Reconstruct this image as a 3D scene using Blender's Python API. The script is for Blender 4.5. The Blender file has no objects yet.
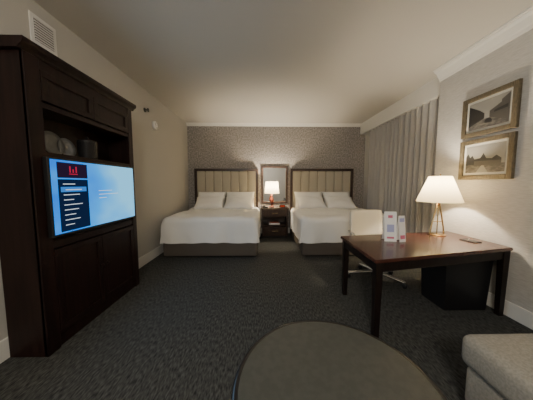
import bpy, bmesh, math, random
from mathutils import Vector, Matrix, noise
random.seed(4)
C=bpy.context.scene.collection
# ---------------- materials
def mat(name, col, rough=0.6, metal=0.0, col2=None, scale=10.0, stretch=(1,1,1), bump=0.0, bscale=None,
        emit=None, estr=0.0, lo=0.4, hi=0.6, detail=4, coat=0.0, spec=0.5):
    m=bpy.data.materials.new(name); m.use_nodes=True
    nt=m.node_tree; b=nt.nodes['Principled BSDF']
    b.inputs['Base Color'].default_value=(*col,1); b.inputs['Roughness'].default_value=rough
    b.inputs['Metallic'].default_value=metal; b.inputs['Coat Weight'].default_value=coat
    b.inputs['Specular IOR Level'].default_value=spec
    tc=nt.nodes.new('ShaderNodeTexCoord'); mp=nt.nodes.new('ShaderNodeMapping')
    mp.inputs['Scale'].default_value=stretch
    nt.links.new(tc.outputs['Object'],mp.inputs['Vector'])
    n=nt.nodes.new('ShaderNodeTexNoise'); n.inputs['Scale'].default_value=scale; n.inputs['Detail'].default_value=detail
    nt.links.new(mp.outputs[0],n.inputs['Vector'])
    if col2:
        r=nt.nodes.new('ShaderNodeValToRGB')
        r.color_ramp.elements[0].position=lo; r.color_ramp.elements[0].color=(*col,1)
        r.color_ramp.elements[1].position=hi; r.color_ramp.elements[1].color=(*col2,1)
        nt.links.new(n.outputs['Fac'],r.inputs['Fac']); nt.links.new(r.outputs['Color'],b.inputs['Base Color'])
    if bump:
        bp=nt.nodes.new('ShaderNodeBump'); bp.inputs['Strength'].default_value=bump; bp.inputs['Distance'].default_value=0.01
        n2=n
        if bscale:
            n2=nt.nodes.new('ShaderNodeTexNoise'); n2.inputs['Scale'].default_value=bscale; nt.links.new(mp.outputs[0],n2.inputs['Vector'])
        nt.links.new(n2.outputs['Fac'],bp.inputs['Height']); nt.links.new(bp.outputs[0],b.inputs['Normal'])
    if emit:
        b.inputs['Emission Color'].default_value=(*emit,1); b.inputs['Emission Strength'].default_value=estr
    return m
def shade_mat(name,col,emit,estr,tr=.35):
    m=mat(name,col,0.9,emit=emit,estr=estr); nt=m.node_tree; b=nt.nodes['Principled BSDF']
    t=nt.nodes.new('ShaderNodeBsdfTranslucent'); t.inputs[0].default_value=(*col,1)
    mx=nt.nodes.new('ShaderNodeMixShader'); mx.inputs[0].default_value=tr
    nt.links.new(b.outputs[0],mx.inputs[1]); nt.links.new(t.outputs[0],mx.inputs[2])
    nt.links.new(mx.outputs[0],nt.nodes['Material Output'].inputs['Surface'])
    return m
M_wall=mat('wall_paint',(0.47,0.45,0.405),0.9,bump=0.15,scale=120)
M_wallR=mat('wall_linen',(0.53,0.51,0.475),0.9,col2=(0.45,0.43,0.395),scale=14,stretch=(1,1,12),bump=0.2)
M_ceil=mat('ceiling_paint',(0.55,0.525,0.47),0.95,bump=0.1,scale=90)
M_trim=mat('trim_paint',(0.72,0.70,0.65),0.5)
M_paper=mat('wallpaper',(0.205,0.185,0.170),0.85,col2=(0.385,0.355,0.33),scale=30,stretch=(1.2,1,0.9),lo=0.38,hi=0.62,detail=8,bump=0.1)
M_carpet=mat('carpet',(0.024,0.025,0.024),0.98,col2=(0.105,0.105,0.099),scale=34,stretch=(2.6,0.7,1),lo=0.32,hi=0.72,detail=7,bump=0.5,bscale=300,spec=0.1)
M_dark=mat('espresso_wood',(0.010,0.0046,0.0040),0.4,col2=(0.018,0.0080,0.0066),scale=5,stretch=(6,6,0.5),spec=0.2)
M_black=mat('dark_wood_leg',(0.007,0.004,0.0035),0.38,col2=(0.012,0.007,0.0055),scale=6,stretch=(5,5,0.6),spec=0.3)
M_desk=mat('mahogany_top',(0.055,0.019,0.013),0.25,col2=(0.080,0.028,0.019),scale=4,stretch=(0.6,9,4),coat=0.2)
M_hbwood=mat('headboard_wood',(0.030,0.016,0.011),0.35,col2=(0.045,0.024,0.016),scale=6,stretch=(4,4,0.6))
M_hb=mat('headboard_fabric',(0.40,0.36,0.28),0.75,bump=0.2,scale=150)
M_white=mat('duvet_cotton',(0.80,0.78,0.74),0.85,bump=0.35,scale=9,bscale=7)
M_pill=mat('pillow_cotton',(0.82,0.80,0.76),0.85,bump=0.3,scale=6)
M_skirt=mat('bed_base_fabric',(0.085,0.070,0.056),0.9,bump=0.2,scale=160)
M_curt=mat('curtain_fabric',(0.36,0.345,0.32),0.9,bump=0.15,scale=160)
M_blk=mat('black_plastic',(0.008,0.008,0.009),0.4)
M_chrome=mat('chrome',(0.7,0.7,0.7),0.15,1.0)
M_brass=mat('brass',(0.62,0.45,0.22),0.25,1.0)
M_cream=mat('cream_leather',(0.66,0.62,0.52),0.5,bump=0.1,scale=80)
M_sofa=mat('sofa_fabric',(0.25,0.235,0.20),0.95,col2=(0.31,0.29,0.25),scale=90,bump=0.3)
M_table=mat('table_top_leather',(0.046,0.049,0.045),0.45,col2=(0.056,0.059,0.053),scale=30,bump=0.05)
M_rim=mat('table_rim',(0.012,0.010,0.009),0.3)
M_mirror=mat('mirror_glass',(0.75,0.75,0.75),0.02,1.0)
M_silverframe=mat('frame_champagne',(0.15,0.12,0.075),0.5,0.3,col2=(0.10,0.08,0.05),scale=25,stretch=(1,6,1))
M_matte=mat('picture_mat',(0.50,0.48,0.42),0.8)
M_vent=mat('vent_metal',(0.72,0.70,0.66),0.5)
M_ventd=mat('vent_dark',(0.05,0.05,0.045),0.8)
M_glass=mat('window_glass',(0.02,0.025,0.035),0.08)
M_paperw=mat('white_card',(0.85,0.84,0.83),0.6)
M_pink=mat('pink_print',(0.62,0.16,0.25),0.6)
M_purp=mat('violet_print',(0.40,0.42,0.66),0.6)
M_red=mat('red_clay',(0.22,0.05,0.025),0.4)
M_shade=shade_mat('lamp_shade_desk',(0.78,0.66,0.42),(1.0,0.78,0.42),0.25,.24)
M_shade2=shade_mat('lamp_shade_bedside',(0.78,0.68,0.46),(1.0,0.78,0.45),0.35,.2)
def emat(name,c,s):
    m=bpy.data.materials.new(name); m.use_nodes=True; nt=m.node_tree; nt.nodes.clear()
    e=nt.nodes.new('ShaderNodeEmission'); o=nt.nodes.new('ShaderNodeOutputMaterial')
    e.inputs[0].default_value=(*c,1); e.inputs[1].default_value=s; nt.links.new(e.outputs[0],o.inputs[0]); return m
# ---------------- geometry helpers
def group(name,loc=(0,0,0),rz=0):
    e=bpy.data.objects.new(name,None); e.location=loc; e.rotation_euler=(0,0,rz); e.empty_display_size=0.1
    C.objects.link(e); return e
def obj(name,bm,m,parent=None,smooth=False,loc=(0,0,0),rot=(0,0,0)):
    bmesh.ops.recalc_face_normals(bm,faces=bm.faces)
    me=bpy.data.meshes.new(name); bm.to_mesh(me); bm.free()
    ms=m if isinstance(m,(list,tuple)) else [m]
    for k in ms: me.materials.append(k)
    if smooth:
        for p in me.polygons: p.use_smooth=True
    o=bpy.data.objects.new(name,me); C.objects.link(o); o.location=loc; o.rotation_euler=rot
    if parent: o.parent=parent
    return o
def addbox(bm,a,b):
    xs=sorted((a[0],b[0])); ys=sorted((a[1],b[1])); zs=sorted((a[2],b[2]))
    vs=[bm.verts.new((x,y,z)) for x in xs for y in ys for z in zs]
    for f in ((0,1,3,2),(4,6,7,5),(0,4,5,1),(2,3,7,6),(0,2,6,4),(1,5,7,3)): bm.faces.new([vs[i] for i in f])
def box(name,a,b,m,parent=None,bev=0,seg=2,**k):
    bm=bmesh.new(); addbox(bm,a,b)
    if bev: bmesh.ops.bevel(bm,geom=list(bm.edges),offset=bev,segments=seg,affect='EDGES',profile=0.5)
    return obj(name,bm,m,parent,smooth=(seg>3),**k)
def lathe(name,prof,m,parent=None,seg=40,loc=(0,0,0),rot=(0,0,0),caps=True,smooth=True):
    bm=bmesh.new(); rings=[]
    for r,z in prof: rings.append([bm.verts.new((r*math.cos(2*math.pi*i/seg),r*math.sin(2*math.pi*i/seg),z)) for i in range(seg)])
    for a,b in zip(rings,rings[1:]):
        for i in range(seg): bm.faces.new((a[i],a[(i+1)%seg],b[(i+1)%seg],b[i]))
    if caps: bm.faces.new(rings[0]); bm.faces.new(rings[-1])
    o=obj(name,bm,m,parent,smooth=False,loc=loc,rot=rot)
    if smooth:
        for p in o.data.polygons: p.use_smooth=(len(p.vertices)==4)
    return o
def tube(name,pts,r,m,parent=None,cyc=False,loc=(0,0,0),rot=(0,0,0)):
    cu=bpy.data.curves.new(name,'CURVE'); cu.dimensions='3D'; cu.bevel_depth=r; cu.bevel_resolution=4; cu.use_fill_caps=True
    s=cu.splines.new('POLY'); s.points.add(len(pts)-1); s.use_cyclic_u=cyc
    for p,q in zip(s.points,pts): p.co=(*q,1)
    cu.materials.append(m); o=bpy.data.objects.new(name,cu); C.objects.link(o); o.location=loc; o.rotation_euler=rot
    if parent: o.parent=parent
    return o
def prism(name,poly,axis,a,b,m,parent=None):
    bm=bmesh.new()
    def P(p,t):
        return {'x':(t,p[0],p[1]),'y':(p[0],t,p[1]),'z':(p[0],p[1],t)}[axis]
    A=[bm.verts.new(P(p,a)) for p in poly]; B=[bm.verts.new(P(p,b)) for p in poly]
    n=len(poly)
    for i in range(n): bm.faces.new((A[i],A[(i+1)%n],B[(i+1)%n],B[i]))
    bm.faces.new(A); bm.faces.new(B)
    return obj(name,bm,m,parent)
# ---------------- room
XL,XR,XW,Y1,YS,H,YB=-1.92,2.42,2.64,5.4,2.9,2.83,-3.0
box('floor',(XL-.1,YB-.1,-.1),(XW+.1,Y1+.1,0),M_carpet)
box('ceiling',(XL-.1,YB-.1,H),(XW+.1,Y1+.1,H+.1),M_ceil)
box('wall_left',(XL-.1,YB,0),(XL,Y1,H),M_wall)
box('wall_back',(XL-.1,Y1,0),(XW+.1,Y1+.1,H),M_paper)
box('wall_front',(XL-.1,YB-.1,0),(XW+.1,YB,H),M_wall)
box('wall_right',(XR,YB,0),(XW+.1,YS,H),M_wallR)
g=group('wall_window')
box('panel_low',(XW,YS,0),(XW+.1,Y1,.35),M_wall,g)
box('panel_high',(XW,YS,2.35),(XW+.1,Y1,H),M_wall,g)
box('panel_near',(XW,YS,.35),(XW+.1,3.15,2.35),M_wall,g)
box('panel_far',(XW,4.9,.35),(XW+.1,Y1,2.35),M_wall,g)
g=group('window_1')
box('glass',(XW+.05,3.15,.35),(XW+.06,4.9,2.35),M_glass,g)
for i,y in enumerate((3.15,4.0,4.85)): box('mullion_%d'%i,(XW+.01,y,.35),(XW+.07,y+.05,2.35),M_trim,g)
for i,z in enumerate((.35,2.30)): box('rail_%d'%i,(XW+.01,3.15,z),(XW+.07,4.9,z+.05),M_trim,g)
box('soffit',(2.50,YS,2.56),(XW,Y1,H),M_trim)
def crown(name,axis,a,b,base,sgn,h=.10,d=.10):
    p=[(0,0),(0,-h),(.012,-h),(.02,-h*.8),(.03,-h*.72),(d*.55,-h*.35),(d*.8,-h*.22),(d*.86,-h*.1),(d,-h*.1),(d,0)]
    return prism(name,[(base+sgn*q[0],H+q[1]) for q in p],axis,a,b,M_trim)
crown('trim_back','x',XL,2.5,Y1,-1,.07,.07)
crown('trim_right','y',YB,YS,XR,-1,.14,.11)
def bb(name,a,b):
    g=box(name,a,b,M_trim,bev=.006)
bb('baseboard_left',(XL,YB,0),(XL+.018,Y1,.16))
bb('baseboard_right',(XR-.018,YB,0),(XR,YS,.15))
bb('baseboard_back',(XL+.02,Y1-.018,0),(XW,Y1,.15))
bb('baseboard_recess',(XR-.018,YS,0),(XW,YS+.018,.15))
g=group('air_vent',(XL,1.95,2.60))
box('plate',(0,-.11,-.12),(.008,.11,.12),M_vent,g,bev=.002)
box('core',(.008,-.08,-.09),(.010,.08,.09),M_ventd,g)
for i in range(9): box('louver_%d'%i,(.009,-.08,-.088+i*.021),(.018,.08,-.078+i*.021),M_vent,g)
g=group('smoke_detector',(XL,3.78,2.33))
lathe('body',[(.075,0),(.075,.025),(.055,.045),(.02,.05)],M_vent,g,rot=(0,math.pi/2,0))
lathe('ring',[(.05,.044),(.045,.049),(.04,.044)],M_ventd,g,rot=(0,math.pi/2,0))
g=group('fire_sprinkler',(XL,3.5,2.5))
lathe('flange',[(.035,0),(.03,.008),(.012,.01),(.012,.05),(.03,.052),(.03,.056)],M_ventd,g,rot=(0,math.pi/2,0),seg=20)
# ---------------- curtain
bm=bmesh.new(); n=360; z0,z1=.03,2.56; prev=None
for i in range(n+1):
    t=i/n; y=2.96+t*2.06; ph=t*2*math.pi*15
    col=[]
    for j in range(9):
        s=j/8; z=z0+(z1-z0)*s; amp=.026+.014*(1-s)
        col.append(bm.verts.new((2.565+amp*math.sin(ph+.7*math.sin(t*23)+.25*math.sin(5*s+t*9))+.008*math.sin(ph*2.1),y,z)))
    if prev:
        for j in range(8): bm.faces.new((prev[j],prev[j+1],col[j+1],col[j]))
    prev=col
obj('curtain',bm,M_curt,smooth=True)
# ---------------- armoire
g=group('tv_armoire')
xb,xf=XL+.02,-1.62; ya,yb_=1.49,2.64
box('side_near',(xb,ya,0),(xf,ya+.04,2.2),M_dark,g,bev=.003)
box('side_far',(xb,yb_-.04,0),(xf,yb_,2.2),M_dark,g,bev=.003)
box('back',(xb,ya+.04,0),(xb+.02,yb_-.04,2.2),M_dark,g)
prism('cornice',[(xb,2.2),(xf+.01,2.2),(xf+.02,2.215),(xf+.045,2.235),(xf+.05,2.25),(xf+.05,2.27),(xb,2.27)],'y',ya-.035,yb_+.035,M_dark,g)
box('rail_top',(xf-.04,ya+.04,2.13),(xf,yb_-.04,2.2),M_dark,g)
box('shelf_high',(xb+.02,ya+.04,1.86),(xf,yb_-.04,1.90),M_dark,g,bev=.003)
box('shelf_low',(xb+.02,ya+.04,1.50),(xf,yb_-.04,1.54),M_dark,g,bev=.003)
box('stile_near',(xf-.02,ya,0),(xf+.008,ya+.10,2.2),M_dark,g,bev=.003)
box('stile_far',(xf-.02,yb_-.07,0),(xf+.008,yb_,2.2),M_dark,g,bev=.003)
box('tv_panel',(xf-.04,ya+.04,.86),(xf-.02,yb_-.04,1.5),M_dark,g)
box('plinth',(xb+.02,ya+.04,0),(xf-.01,yb_-.04,.10),M_dark,g)
box('mid_rail',(xb+.02,ya+.04,.80),(xf,yb_-.04,.86),M_dark,g,bev=.003)
ym=(ya+yb_)/2
def door(nm,y0,y1,z0,z1):
    box(nm+'_slab',(xf-.02,y0,z0),(xf-.004,y1,z1),M_dark,g)
    w=.05
    for k,(a,b) in enumerate((((y0,z0),(y1,z0+w)),((y0,z1-w),(y1,z1)),((y0,z0+w),(y0+w,z1-w)),((y1-w,z0+w),(y1,z1-w)))):
        box(nm+'_frame_%d'%k,(xf-.004,a[0],a[1]),(xf+.008,b[0],b[1]),M_dark,g,bev=.003)
door('upper_door_1',ya+.105,ym-.003,1.91,2.13); door('upper_door_2',ym+.003,yb_-.075,1.91,2.13)
door('lower_door_1',ya+.105,ym-.003,.11,.79); door('lower_door_2',ym+.003,yb_-.075,.11,.79)
for i,y in enumerate((ym-.03,ym+.03)):
    lathe('knob_%d'%i,[(.006,0),(.006,.012),(.014,.018),(.012,.026),(.004,.028)],M_dark,g,seg=16,loc=(xf+.008,y,.5),rot=(0,math.pi/2,0))
g=group('ice_bucket',(-1.74,2.12,1.54))
lathe('bucket',[(.065,0),(.075,.02),(.08,.16),(.083,.165),(.078,.165),(.07,.03)],M_blk,g)
lathe('lid',[(.082,.166),(.075,.185),(.02,.20),(.012,.20),(.012,.22),(.004,.225)],M_blk,g)
M_dish=mat('grey_ceramic',(.16,.16,.155),.35)
for k,(yy,rr) in enumerate(((1.80,.10),(1.93,.085))):
    g=group('decorative_plate' if k==0 else 'decorative_plate.001',(-1.79,yy,1.54))
    lathe('dish',[(.02,0),(rr*.6,.006),(rr,.022),(rr,.027),(rr*.6,.013),(.02,.008)],M_dish,g,loc=(0,0,rr-.003),rot=(0,math.radians(78),0))
    box('stand',(-.03,-.03,0),(.04,.03,.008),M_blk,g)
# ---------------- television
g=group('television')
tx=xf+.012; ty0,ty1,tz0,tz1=1.55,2.55,.895,1.50
box('mount',(xf-.02,1.9,1.1),(tx,2.2,1.35),M_blk,g)
box('body',(tx,ty0,tz0),(tx+.04,ty1,tz1),M_blk,g,bev=.006)
sx=tx+.0405
def rect(nm,u0,u1,v0,v1,m,off):
    a=ty0+.014+(ty1-ty0-.028)*u0; b=ty0+.014+(ty1-ty0-.028)*u1
    c=tz0+.018+(tz1-tz0-.032)*v0; d=tz0+.018+(tz1-tz0-.032)*v1
    bm=bmesh.new(); bm.faces.new([bm.verts.new(p) for p in ((sx+off,a,c),(sx+off,b,c),(sx+off,b,d),(sx+off,a,d))])
    return obj(nm,bm,m,g)
m=emat('tv_image',(0.2,0.5,1),1.0); nt=m.node_tree; e=[x for x in nt.nodes if x.type=='EMISSION'][0]
tc=nt.nodes.new('ShaderNodeTexCoord'); sp=nt.nodes.new('ShaderNodeSeparateXYZ'); nt.links.new(tc.outputs['Generated'],sp.inputs[0])
nz=nt.nodes.new('ShaderNodeTexNoise'); nz.inputs['Scale'].default_value=1.6; nt.links.new(tc.outputs['Generated'],nz.inputs['Vector'])
ad=nt.nodes.new('ShaderNodeMath'); ad.operation='MULTIPLY_ADD'; nt.links.new(sp.outputs[1],ad.inputs[0]); ad.inputs[1].default_value=.5; nt.links.new(nz.outputs[0],ad.inputs[2])
rp=nt.nodes.new('ShaderNodeValToRGB'); rp.color_ramp.elements[0].position=.40; rp.color_ramp.elements[0].color=(.0,.16,.85,1)
rp.color_ramp.elements[1].position=1.05; rp.color_ramp.elements[1].color=(.22,.66,1,1)
el=rp.color_ramp.elements.new(.70); el.color=(.03,.38,1,1)
nt.links.new(ad.outputs[0],rp.inputs[0]); nt.links.new(rp.outputs[0],e.inputs[0]); e.inputs[1].default_value=1.25
rect('screen',0,1,0,1,m,0)
navy=emat('tv_navy',(.006,.016,.05),1); redm=emat('tv_red',(.6,.02,.06),1.0); wt=emat('tv_white',(.85,.93,1),1.0); drk=emat('tv_logo_dark',(.02,.01,.03),1)
hl=emat('tv_highlight',(.03,.22,.7),1.1)
rect('side_panel',.05,.33,.02,.74,navy,.001)
rect('logo_panel',.05,.33,.76,.97,drk,.001)
rect('menu_highlight',.07,.31,.565,.635,hl,.0015)
for i,(a,b,c) in enumerate(((.09,.20,.67),(.11,.26,.59),(.09,.24,.52),(.09,.18,.45),(.09,.26,.38),(.09,.22,.31),(.09,.19,.24),(.09,.23,.17),(.09,.17,.10))):
    rect('menu_text_%d'%i,a,b,c,c+.010,wt,.002)
rect('logo_stroke_0',.15,.23,.81,.822,redm,.002)
for i,(a,h) in enumerate(((.155,.09),(.183,.05),(.212,.09))): rect('logo_bar_%d'%i,a,a+.012,.835,.835+h,redm,.002)
for i,(a,b,c) in enumerate(((.45,.63,.56),(.45,.72,.50),(.45,.55,.44))): rect('headline_%d'%i,a,b,c,c+.010,wt,.002)
# ---------------- beds
def drape(name,W,y0,y1,top,bot,parent,m,seed):
    r=.10; h=top-bot; bm=bmesh.new()
    def dr(e):
        if e<=0: return 0,0
        q=r*math.pi/2
        if e<q: a=e/r; return r*math.sin(a), r*(1-math.cos(a))
        return r, r+(e-q)
    hx=W/2-r; tot=h-r+r*math.pi/2
    NS,NT=110,110; grid=[]
    for i in range(NS+1):
        s=-(hx+tot)+2*(hx+tot)*i/NS; row=[]
        for j in range(NT+1):
            t=(y1-y0-r+tot)*j/NT
            ex=abs(s)-hx; ey=t-(y1-y0-r)
            ox,dx=dr(ex); oy,dy=dr(ey)
            d=max(dx,dy)
            x=math.copysign(min(abs(s),hx)+ox,s); y=y1-min(t,y1-y0-r)-oy
            if ex>0 and ey>0:
                k=min(ex,ey)/max(ex,ey); x-=math.copysign(.04*k,s); y+=.04*k
            nv=noise.noise(Vector((s*2.3+seed,t*2.3,seed)))*.042+noise.noise(Vector((s*6+seed,t*4,2)))*.018
            rid=abs(noise.noise(Vector((s*3.1+seed*2,t*1.7,4))))*.03
            hang=min(1,d/h)
            if dx>=dy and ex>0: x+=math.copysign((.014*math.sin(t*11+seed)+nv*.8)*hang,s)
            if dy>dx: y-=(.014*math.sin(s*9+seed)+.012*math.sin(s*17)+nv*.8)*hang
            z=top-d+(nv-rid+.01 if d<r else nv*.6)
            row.append(bm.verts.new((x,y,z)))
        grid.append(row)
    for i in range(NS):
        for j in range(NT): bm.faces.new((grid[i][j],grid[i+1][j],grid[i+1][j+1],grid[i][j+1]))
    return obj(name,bm,m,parent,smooth=True)
def pillow(name,w,d,t,loc,rot,parent,seed):
    bm=bmesh.new(); N=26
    def sh(u,v,s):
        e=(max(0,1-abs(u)**3.2)**.55)*(max(0,1-abs(v)**3.2)**.55)
        px=u*w/2*(1-.07*(1-abs(v)**2)*abs(u)); py=v*d/2*(1-.07*(1-abs(u)**2)*abs(v))
        nn=noise.noise(Vector((u*2+seed,v*2,seed)))*.022*e
        return (px,py,s*t/2*e+nn)
    g1=[[bm.verts.new(sh(-1+2*i/N,-1+2*j/N,1)) for j in range(N+1)] for i in range(N+1)]
    g2=[[g1[i][j] if i in(0,N) or j in(0,N) else bm.verts.new(sh(-1+2*i/N,-1+2*j/N,-1)) for j in range(N+1)] for i in range(N+1)]
    for i in range(N):
        for j in range(N):
            bm.faces.new((g1[i][j],g1[i+1][j],g1[i+1][j+1],g1[i][j+1]))
            bm.faces.new((g2[i][j],g2[i][j+1],g2[i+1][j+1],g2[i+1][j]))
    return obj(name,bm,M_pill,parent,smooth=True,loc=loc,rot=rot)
def bed(name,cx,W,seed):
    g=group(name,(cx,0,0)); yf=3.56; yh=5.28
    box('base',(-W/2+.02,yf+.02,.03),(W/2-.02,yh,.36),M_skirt,g,bev=.015)
    for i,(x,y) in enumerate(((-W/2+.1,yf+.12),(W/2-.1,yf+.12),(-W/2+.1,yh-.1),(W/2-.1,yh-.1))): box('foot_%d'%i,(x-.03,y-.03,0),(x+.03,y+.03,.04),M_blk,g)
    box('mattress',(-W/2+.08,yf+.08,.36),(W/2-.08,yh,.66),M_pill,g,bev=.05,seg=4)
    drape('duvet',W+.03,yf-.01,5.0,.725,.27,g,M_white,seed)
    for i,s in enumerate((-1,1)):
        pillow('pillow_back_%d'%i,.72,.48,.19,(s*.36,5.16,.90),(math.radians(58),0,math.radians(s*1.5)),g,seed+i)
        pillow('pillow_front_%d'%i,.70,.46,.21,(s*.35,4.98,.85),(math.radians(32),0,math.radians(-s*3)),g,seed+5+i)
    w=1.62; zt=1.69; y0=5.30; y1=5.40-.02
    box('headboard_top_rail',(-w/2,y0,zt-.06),(w/2,y1,zt),M_hbwood,g,bev=.004)
    for i,s in enumerate((-1,1)): box('headboard_post_%d'%i,(s*w/2,y0,0),(s*(w/2-.06),y1,zt-.06),M_hbwood,g,bev=.004)
    box('headboard_back',(-w/2+.06,y1-.03,.3),(w/2-.06,y1,zt-.06),M_hbwood,g)
    n=7; cw=(w-.12)/n
    for i in range(n):
        a=-w/2+.06+i*cw
        box('headboard_channel_%d'%i,(a+.003,y0+.005,.4),(a+cw-.003,y1-.03,zt-.062),M_hb,g,bev=.022,seg=4)
    return g
bed('bed',-.93,1.68,1.3); bed('bed.001',1.51,1.66,7.7)
# ---------------- nightstand
g=group('nightstand',(.285,0,0)); w=.33
box('top',(-w,4.86,.70),(w,5.37,.73),M_hbwood,g,bev=.005)
box('side_1',(-w+.02,4.88,.05),(-w+.05,5.36,.70),M_hbwood,g); box('side_2',(w-.05,4.88,.05),(w-.02,5.36,.70),M_hbwood,g)
box('foot_rail',(-w+.02,4.90,0),(w-.02,5.34,.05),M_blk,g)
box('back',(-w+.05,5.33,.05),(w-.05,5.36,.70),M_hbwood,g)
box('drawer',(-w+.055,4.875,.52),(w-.055,5.32,.69),M_hbwood,g,bev=.005)
box('drawer_pull',(-.07,4.855,.60),(.07,4.875,.615),M_brass,g)
box('shelf',(-w+.05,4.89,.30),(w-.05,5.33,.325),M_hbwood,g)
box('lower_drawer',(-w+.055,4.875,.06),(w-.055,5.32,.28),M_hbwood,g,bev=.005)
box('lower_pull',(-.07,4.855,.17),(.07,4.875,.185),M_brass,g)
box('shelf_papers',(-.14,4.93,.325),(.12,5.12,.355),M_paperw,g); box('shelf_book',(-.12,4.94,.355),(.10,5.10,.38),M_red,g)
g=group('bedside_lamp',(.22,5.10,.73))
lathe('base',[(.075,0),(.075,.012),(.03,.03),(.022,.06),(.045,.12),(.05,.17),(.03,.23),(.014,.27),(.012,.37)],M_red,g)
lathe('shade',[(.18,.34),(.15,.63)],M_shade2,g,caps=False)
lathe('bulb',[(.01,.38),(.03,.44),(.03,.48),(.01,.50)],emat('bulb',(1,.8,.5),6),g,seg=16)
g=group('alarm_clock',(.47,5.0,.73))
box('case',(-.07,-.04,0),(.07,.05,.075),M_blk,g,bev=.008)
box('display',(-.05,-.042,.02),(.05,-.0405,.055),emat('clock_red',(1,.1,.03),.4),g)
g=group('telephone',(.06,4.98,.73))
box('body',(-.06,-.07,0),(.06,.09,.035),M_blk,g,bev=.01); box('handset',(-.055,-.06,.04),(-.015,.08,.065),M_blk,g,bev=.012)
g=group('wall_mirror')
mx0,mx1,mz0,mz1=-.04,.64,.80,1.76
fw=.05
box('frame_1',(mx0,5.365,mz0),(mx0+fw,5.40,mz1),M_hbwood,g,bev=.004); box('frame_2',(mx1-fw,5.365,mz0),(mx1,5.40,mz1),M_hbwood,g,bev=.004)
box('frame_3',(mx0+fw,5.365,mz1-fw),(mx1-fw,5.40,mz1),M_hbwood,g,bev=.004); box('frame_4',(mx0+fw,5.365,mz0),(mx1-fw,5.40,mz0+fw),M_hbwood,g,bev=.004)
box('glass',(mx0+fw,5.38,mz0+fw),(mx1-fw,5.395,mz1-fw),M_mirror,g)
# ---------------- pictures on right wall
def flat(name,c): return mat(name,c,.6)
P_sky=flat('print_sky',(.22,.21,.185)); P_mid=flat('print_mid',(.055,.05,.043)); P_dk=flat('print_dark',(.014,.013,.012)); P_gr=mat('print_ground',(.05,.046,.04),.6,col2=(.12,.11,.095),scale=18,stretch=(1,1,3))
def picture(name,z0,z1,kind):
    g=group(name); y0,y1=1.96,2.51; fw=.05; x0,x1=XR-.035,XR-.002
    box('frame_1',(x0,y0,z0),(x1,y0+fw,z1),M_silverframe,g,bev=.006); box('frame_2',(x0,y1-fw,z0),(x1,y1,z1),M_silverframe,g,bev=.006)
    box('frame_3',(x0,y0+fw,z0),(x1,y1-fw,z0+fw),M_silverframe,g,bev=.006); box('frame_4',(x0,y0+fw,z1-fw),(x1,y1-fw,z1),M_silverframe,g,bev=.006)
    box('mat_board',(x1-.015,y0+fw,z0+fw),(x1-.008,y1-fw,z1-fw),M_matte,g)
    q=.026; a,b,c,d=y0+fw+q,y1-fw-q,z0+fw+q,z1-fw-q
    box('print_sky',(x1-.018,a,c),(x1-.0155,b,d),P_sky,g)
    # viewer's left is high y; u=0 left .. 1 right
    def poly(nm,pts,m,k):
        bm=bmesh.new(); xx=x1-.0185-.0004*k
        bm.faces.new([bm.verts.new((xx,b-(b-a)*u,c+(d-c)*v)) for u,v in pts]); obj(nm,bm,m,g)
    if kind==0:   # old street with buildings in perspective
        poly('print_street',((0,0),(1,0),(1,.35),(0,.30)),P_gr,0)
        poly('print_building_left',((0,.12),(.30,.28),(.42,.34),(.42,.52),(.30,.66),(.0,.92)),P_dk,1)
        poly('print_building_right',((.55,.34),(.70,.26),(1,.08),(1,.97),(.82,.82),(.82,.74),(.62,.60),(.55,.55)),P_mid,2)
        poly('print_window_row',((.66,.46),(.97,.50),(.97,.62),(.66,.53)),P_dk,3)
        poly('print_car',((.44,.16),(.62,.14),(.62,.24),(.57,.31),(.48,.31),(.44,.25)),P_dk,3)
    else:         # shore-side building with roofs and trees
        poly('print_ground',((0,0),(1,0),(1,.30),(0,.36)),P_gr,0)
        poly('print_trees',((0,.30),(.25,.30),(.24,.52),(.18,.66),(.12,.58),(.06,.74),(0,.62)),P_dk,1)
        poly('print_house',((.24,.28),(.92,.24),(.92,.46),(.80,.58),(.70,.48),(.56,.50),(.48,.70),(.40,.52),(.24,.50)),P_mid,2)
        poly('print_roof',((.24,.44),(.92,.40),(.92,.47),(.80,.59),(.70,.49),(.56,.51),(.48,.71),(.40,.53),(.24,.51)),P_dk,3)
        poly('print_path',((.30,0),(.62,0),(.50,.26),(.44,.26)),P_sky,3)
picture('framed_picture',1.835,2.28,0); picture('framed_picture.001',1.35,1.80,1)
# ---------------- desk
zt=.69; NL,NR,FR,FL=(.90,1.60),(2.40,1.90),(2.40,2.62),(.91,2.38)
g=group('writing_desk')
def lerp(a,b,t): return (a[0]+(b[0]-a[0])*t,a[1]+(b[1]-a[1])*t)
def q(u,v): return lerp(lerp(NL,NR,u),lerp(FL,FR,u),v)
def quadslab(nm,uv,z0,z1,m,bev=.004):
    bm=bmesh.new(); A=[bm.verts.new((*q(*p),z0)) for p in uv]; B=[bm.verts.new((*q(*p),z1)) for p in uv]
    for i in range(4): bm.faces.new((A[i],A[(i+1)%4],B[(i+1)%4],B[i]))
    bm.faces.new(A); bm.faces.new(B)
    bmesh.ops.bevel(bm,geom=list(bm.edges),offset=bev,segments=2,affect='EDGES')
    return obj(nm,bm,m,g)
quadslab('top',((0,0),(1,0),(1,1),(0,1)),zt-.03,zt,M_desk,.006)
quadslab('apron_near',((.03,.04),(.97,.04),(.97,.07),(.03,.07)),zt-.12,zt-.03,M_black)
quadslab('apron_far',((.03,.93),(.97,.93),(.97,.96),(.03,.96)),zt-.12,zt-.03,M_black)
quadslab('apron_left',((.02,.06),(.035,.06),(.035,.94),(.02,.94)),zt-.12,zt-.03,M_black)
quadslab('apron_right',((.965,.06),(.98,.06),(.98,.94),(.965,.94)),zt-.12,zt-.03,M_black)
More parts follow.
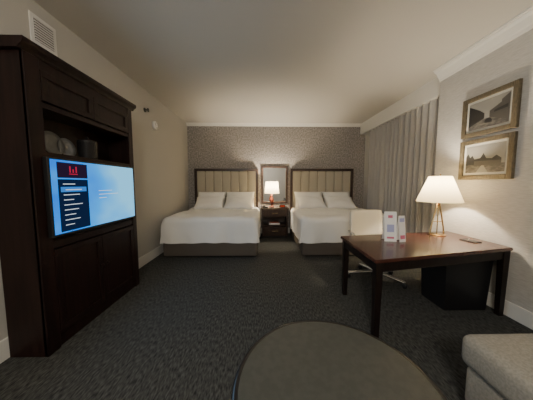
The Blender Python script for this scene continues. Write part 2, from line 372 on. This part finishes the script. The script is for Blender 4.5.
for k,(u,v) in enumerate(((.035,.06),(.965,.06),(.035,.94),(.965,.94))):
    cx,cy=q(u,v); bm=bmesh.new(); ra,rb=.022,.030
    A=[bm.verts.new((cx+sx_*ra,cy+sy_*ra,0)) for sx_,sy_ in((-1,-1),(1,-1),(1,1),(-1,1))]
    B=[bm.verts.new((cx+sx_*rb,cy+sy_*rb,zt-.03)) for sx_,sy_ in((-1,-1),(1,-1),(1,1),(-1,1))]
    for i in range(4): bm.faces.new((A[i],A[(i+1)%4],B[(i+1)%4],B[i]))
    bm.faces.new(A); bm.faces.new(B); obj('leg_%d'%k,bm,M_black,g)
g=group('waste_bin',(2.08,2.16,0))
def bin_(w,d,h):
    bm=bmesh.new()
    def ring(s,z): return [bm.verts.new((a*w*s/2,b*d*s/2,z)) for a,b in((-1,-1),(1,-1),(1,1),(-1,1))]
    R=[ring(.90,0),ring(1,h),ring(.95,h),ring(.86,.01)]
    for a,b in zip(R,R[1:]):
        for i in range(4): bm.faces.new((a[i],a[(i+1)%4],b[(i+1)%4],b[i]))
    bm.faces.new(R[0]); bm.faces.new(R[-1]); return bm
o=obj('body',bin_(.48,.34,.54),M_blk,g)
box('rim',(-.245,-.175,.53),(.245,-.16,.55),M_blk,g); box('rim_far',(-.245,.16,.53),(.245,.175,.55),M_blk,g)
# items on desk
g=group('brochure',(1.355,2.14,zt),math.radians(-10))
ra_=math.radians
box('panel_front',(-.06,0,0),(.06,.003,.31),M_paperw,g,rot=(ra_(-5),0,0))
box('panel_back',(-.06,.07,0),(.06,.073,.31),M_paperw,g,rot=(ra_(7),0,0))
box('print_top',(-.025,-.002,.25),(.02,-.0005,.28),M_pink,g,rot=(ra_(-5),0,0))
box('print_mid',(-.035,-.002,.10),(.035,-.0005,.18),M_purp,g,rot=(ra_(-5),0,0))
box('print_low',(-.035,-.002,.03),(.035,-.0005,.05),M_pink,g,rot=(ra_(-5),0,0))
g=group('menu_card',(1.475,2.12,zt),math.radians(14))
box('panel_front',(-.04,0,0),(.04,.003,.27),M_paperw,g,rot=(ra_(-6),0,0))
box('panel_back',(-.04,.06,0),(.04,.063,.27),M_paperw,g,rot=(ra_(7),0,0))
box('label',(-.03,-.002,.21),(.03,-.0005,.25),M_purp,g,rot=(ra_(-6),0,0))
box('label_low',(-.03,-.002,.03),(.03,-.0005,.07),M_pink,g,rot=(ra_(-6),0,0))
g=group('notepad',(2.22,2.14,zt),math.radians(12))
box('pages',(-.05,-.07,0),(.05,.07,.008),M_blk,g); tube('pen',[(-.06,-.02,.013),(.06,.05,.013)],.004,M_chrome,g)
# desk lamp
g=group('table_lamp',(2.10,2.43,zt))
lathe('foot',[(.09,0),(.09,.008),(.085,.012),(.02,.016)],M_brass,g)
for i,s in enumerate((-1,1)):
    tube('frame_%d'%i,[(s*.085,0,.012),(s*.075,0,.09),(s*.05,0,.22),(s*.022,0,.33),(s*.008,0,.40)],.009,M_brass,g)
tube('cross_bar',[(-.062,0,.16),(.062,0,.16)],.005,M_brass,g)
tube('stem',[(0,0,.01),(0,0,.50)],.006,M_brass,g)
lathe('socket',[(.018,.36),(.018,.42)],M_brass,g,seg=20)
lathe('shade',[(.225,.40),(.11,.70)],M_shade,g,caps=False)
lathe('bulb',[(.01,.43),(.03,.49),(.03,.53),(.01,.56)],emat('bulb_desk',(1,.8,.5),8),g,seg=16)
tube('finial',[(0,0,.5),(0,0,.73)],.005,M_brass,g)
# ---------------- chair
g=group('office_chair',(1.53,2.72,0),math.radians(8))
def softbox(nm,a,b,r,m,curve=0,**k):
    bm=bmesh.new(); addbox(bm,a,b); bmesh.ops.subdivide_edges(bm,edges=list(bm.edges),cuts=7,use_grid_fill=True)
    cx=[(a[i]+b[i])/2 for i in range(3)]; hs=[abs(b[i]-a[i])/2 for i in range(3)]
    for v in bm.verts:
        p=[v.co[i]-cx[i] for i in range(3)]; inn=[max(-hs[i]+r,min(hs[i]-r,p[i])) if hs[i]>r else 0 for i in range(3)]
        d=Vector([p[i]-inn[i] for i in range(3)])
        if d.length>0: d=d.normalized()*min(r,d.length)
        v.co=Vector([cx[i]+inn[i]+d[i] for i in range(3)])
        v.co.y+=curve*((v.co.x-cx[0])/hs[0])**2
    return obj(nm,bm,m,g,smooth=True,**k)
softbox('seat',(-.25,-.26,.42),(.25,.22,.50),.04,M_cream)
softbox('backrest',(-.25,.20,.55),(.25,.26,.94),.03,M_cream,curve=-.05,rot=(math.radians(-4),0,0))
box('back_bar',(-.03,.335,.41),(.03,.355,.75),M_chrome,g,bev=.004)
box('under_bar',(-.03,-.05,.40),(.03,.345,.42),M_chrome,g,bev=.004)
lathe('column',[(.028,.12),(.028,.28),(.018,.28),(.018,.42)],M_chrome,g,seg=20)
lathe('hub',[(.05,.07),(.045,.13)],M_chrome,g,seg=20)
for i in range(5):
    a=i*2*math.pi/5+.3; c,s=math.cos(a)*1.12,math.sin(a)*1.12
    tube('spoke_%d'%i,[(c*.03,s*.03,.11),(c*.18,s*.18,.09),(c*.31,s*.31,.07)],.020,M_chrome,g)
    lathe('caster_%d'%i,[(.014,-.022),(.03,-.02),(.03,-.004),(.018,0),(.03,.004),(.03,.02),(.014,.022)],M_blk,g,seg=18,loc=(c*.31,s*.31,.03),rot=(math.pi/2,0,a))
    tube('caster_stem_%d'%i,[(c*.31,s*.31,.04),(c*.31,s*.31,.08)],.007,M_chrome,g)
for i,s in enumerate((-1,1)):
    tube('armrest_%d'%i,[(s*.20,.0,.43),(s*.29,.02,.45),(s*.30,.02,.60),(s*.30,.06,.63),(s*.30,.18,.64),(s*.25,.22,.64)],.012,M_chrome,g)
# ---------------- round coffee table
g=group('round_coffee_table',(.305,.80,0))
lathe('top',[(.40,.400),(.425,.405),(.435,.42),(.437,.437),(.430,.450),(.418,.454),(.410,.452)],M_rim,g,seg=96)
lathe('inlay',[(.408,.44),(.408,.4535),(.405,.4545)],M_table,g,seg=96,smooth=False)
for i in range(4):
    a=math.pi/4+i*math.pi/2; c,s=math.cos(a),math.sin(a)
    bm=bmesh.new(); addbox(bm,(-.022,-.022,0),(.022,.022,.41)); obj('leg_%d'%i,bm,M_rim,g,loc=(c*.30,s*.30,0),rot=(0,0,a))
lathe('lower_shelf',[(.30,.14),(.30,.16)],M_rim,g,seg=64)
# ---------------- sofa
g=group('sofa')
y0,y1=-1.0,1.10
box('base',(1.14,y0,.06),(2.36,y1-.02,.29),M_sofa,g,bev=.03,seg=4)
box('seat_cushion_1',(1.11,.05,.29),(2.10,y1,.47),M_sofa,g,bev=.05,seg=5)
box('seat_cushion_2',(1.11,y0,.29),(2.10,.04,.47),M_sofa,g,bev=.05,seg=5)
box('back_frame',(2.18,y0,.06),(2.39,y1-.02,.74),M_sofa,g,bev=.04,seg=4)
box('back_cushion_1',(2.0,.06,.44),(2.2,1.0,.84),M_sofa,g,bev=.07,seg=5)
box('back_cushion_2',(2.0,-.95,.44),(2.2,.03,.84),M_sofa,g,bev=.07,seg=5)
for i,(x,y) in enumerate(((1.22,y0+.08),(1.22,y1-.1),(2.32,y0+.08),(2.32,y1-.1))): lathe('foot_%d'%i,[(.02,0),(.028,.065)],M_black,g,seg=16,loc=(x,y,0))
# ---------------- lights
def pl(name,loc,w,col,r=.05):
    l=bpy.data.lights.new(name,'POINT'); l.energy=w; l.color=col; l.shadow_soft_size=r
    o=bpy.data.objects.new(name,l); o.location=loc; C.objects.link(o); return o
warm=(1,.87,.68)
pl('light_bedside',(.22,5.10,1.24),120,warm,.03)
pl('light_desk',(2.10,2.43,1.28),62,warm,.03)
g=group('added_fill_fixture',(-.2,-1.2,H))  # invented fixture behind the camera, added to carry the room fill
lathe('dish',[(.17,0),(.17,-.03),(.12,-.07),(.04,-.09)],shade_mat('added_fill_dish',(.8,.75,.65),(1,.85,.65),1.5),g)
pl('light_fill_rear',(-.2,-1.2,H-.45),175,(1,.93,.82),.25)  # added fill light, out of view, brightens the whole room
l=bpy.data.lights.new('light_tv','AREA'); l.energy=8; l.color=(.45,.7,1); l.shape='RECTANGLE'; l.size=.55; l.size_y=.95
o=bpy.data.objects.new('light_tv',l); o.location=(sx+.02,2.05,1.2); o.rotation_euler=(0,math.radians(-90),0); C.objects.link(o)
w=bpy.data.worlds.new('w'); bpy.context.scene.world=w; w.use_nodes=True
w.node_tree.nodes['Background'].inputs[0].default_value=(.05,.06,.09,1); w.node_tree.nodes['Background'].inputs[1].default_value=.3
# ---------------- camera
cam=bpy.data.cameras.new('camera'); cam.sensor_width=36; cam.lens=207/533*36; cam.clip_start=.02
o=bpy.data.objects.new('camera',cam); o.location=(0,0,1.3); o.rotation_euler=(math.radians(90-4.42),0,math.radians(-.97)); C.objects.link(o)
bpy.context.scene.camera=o
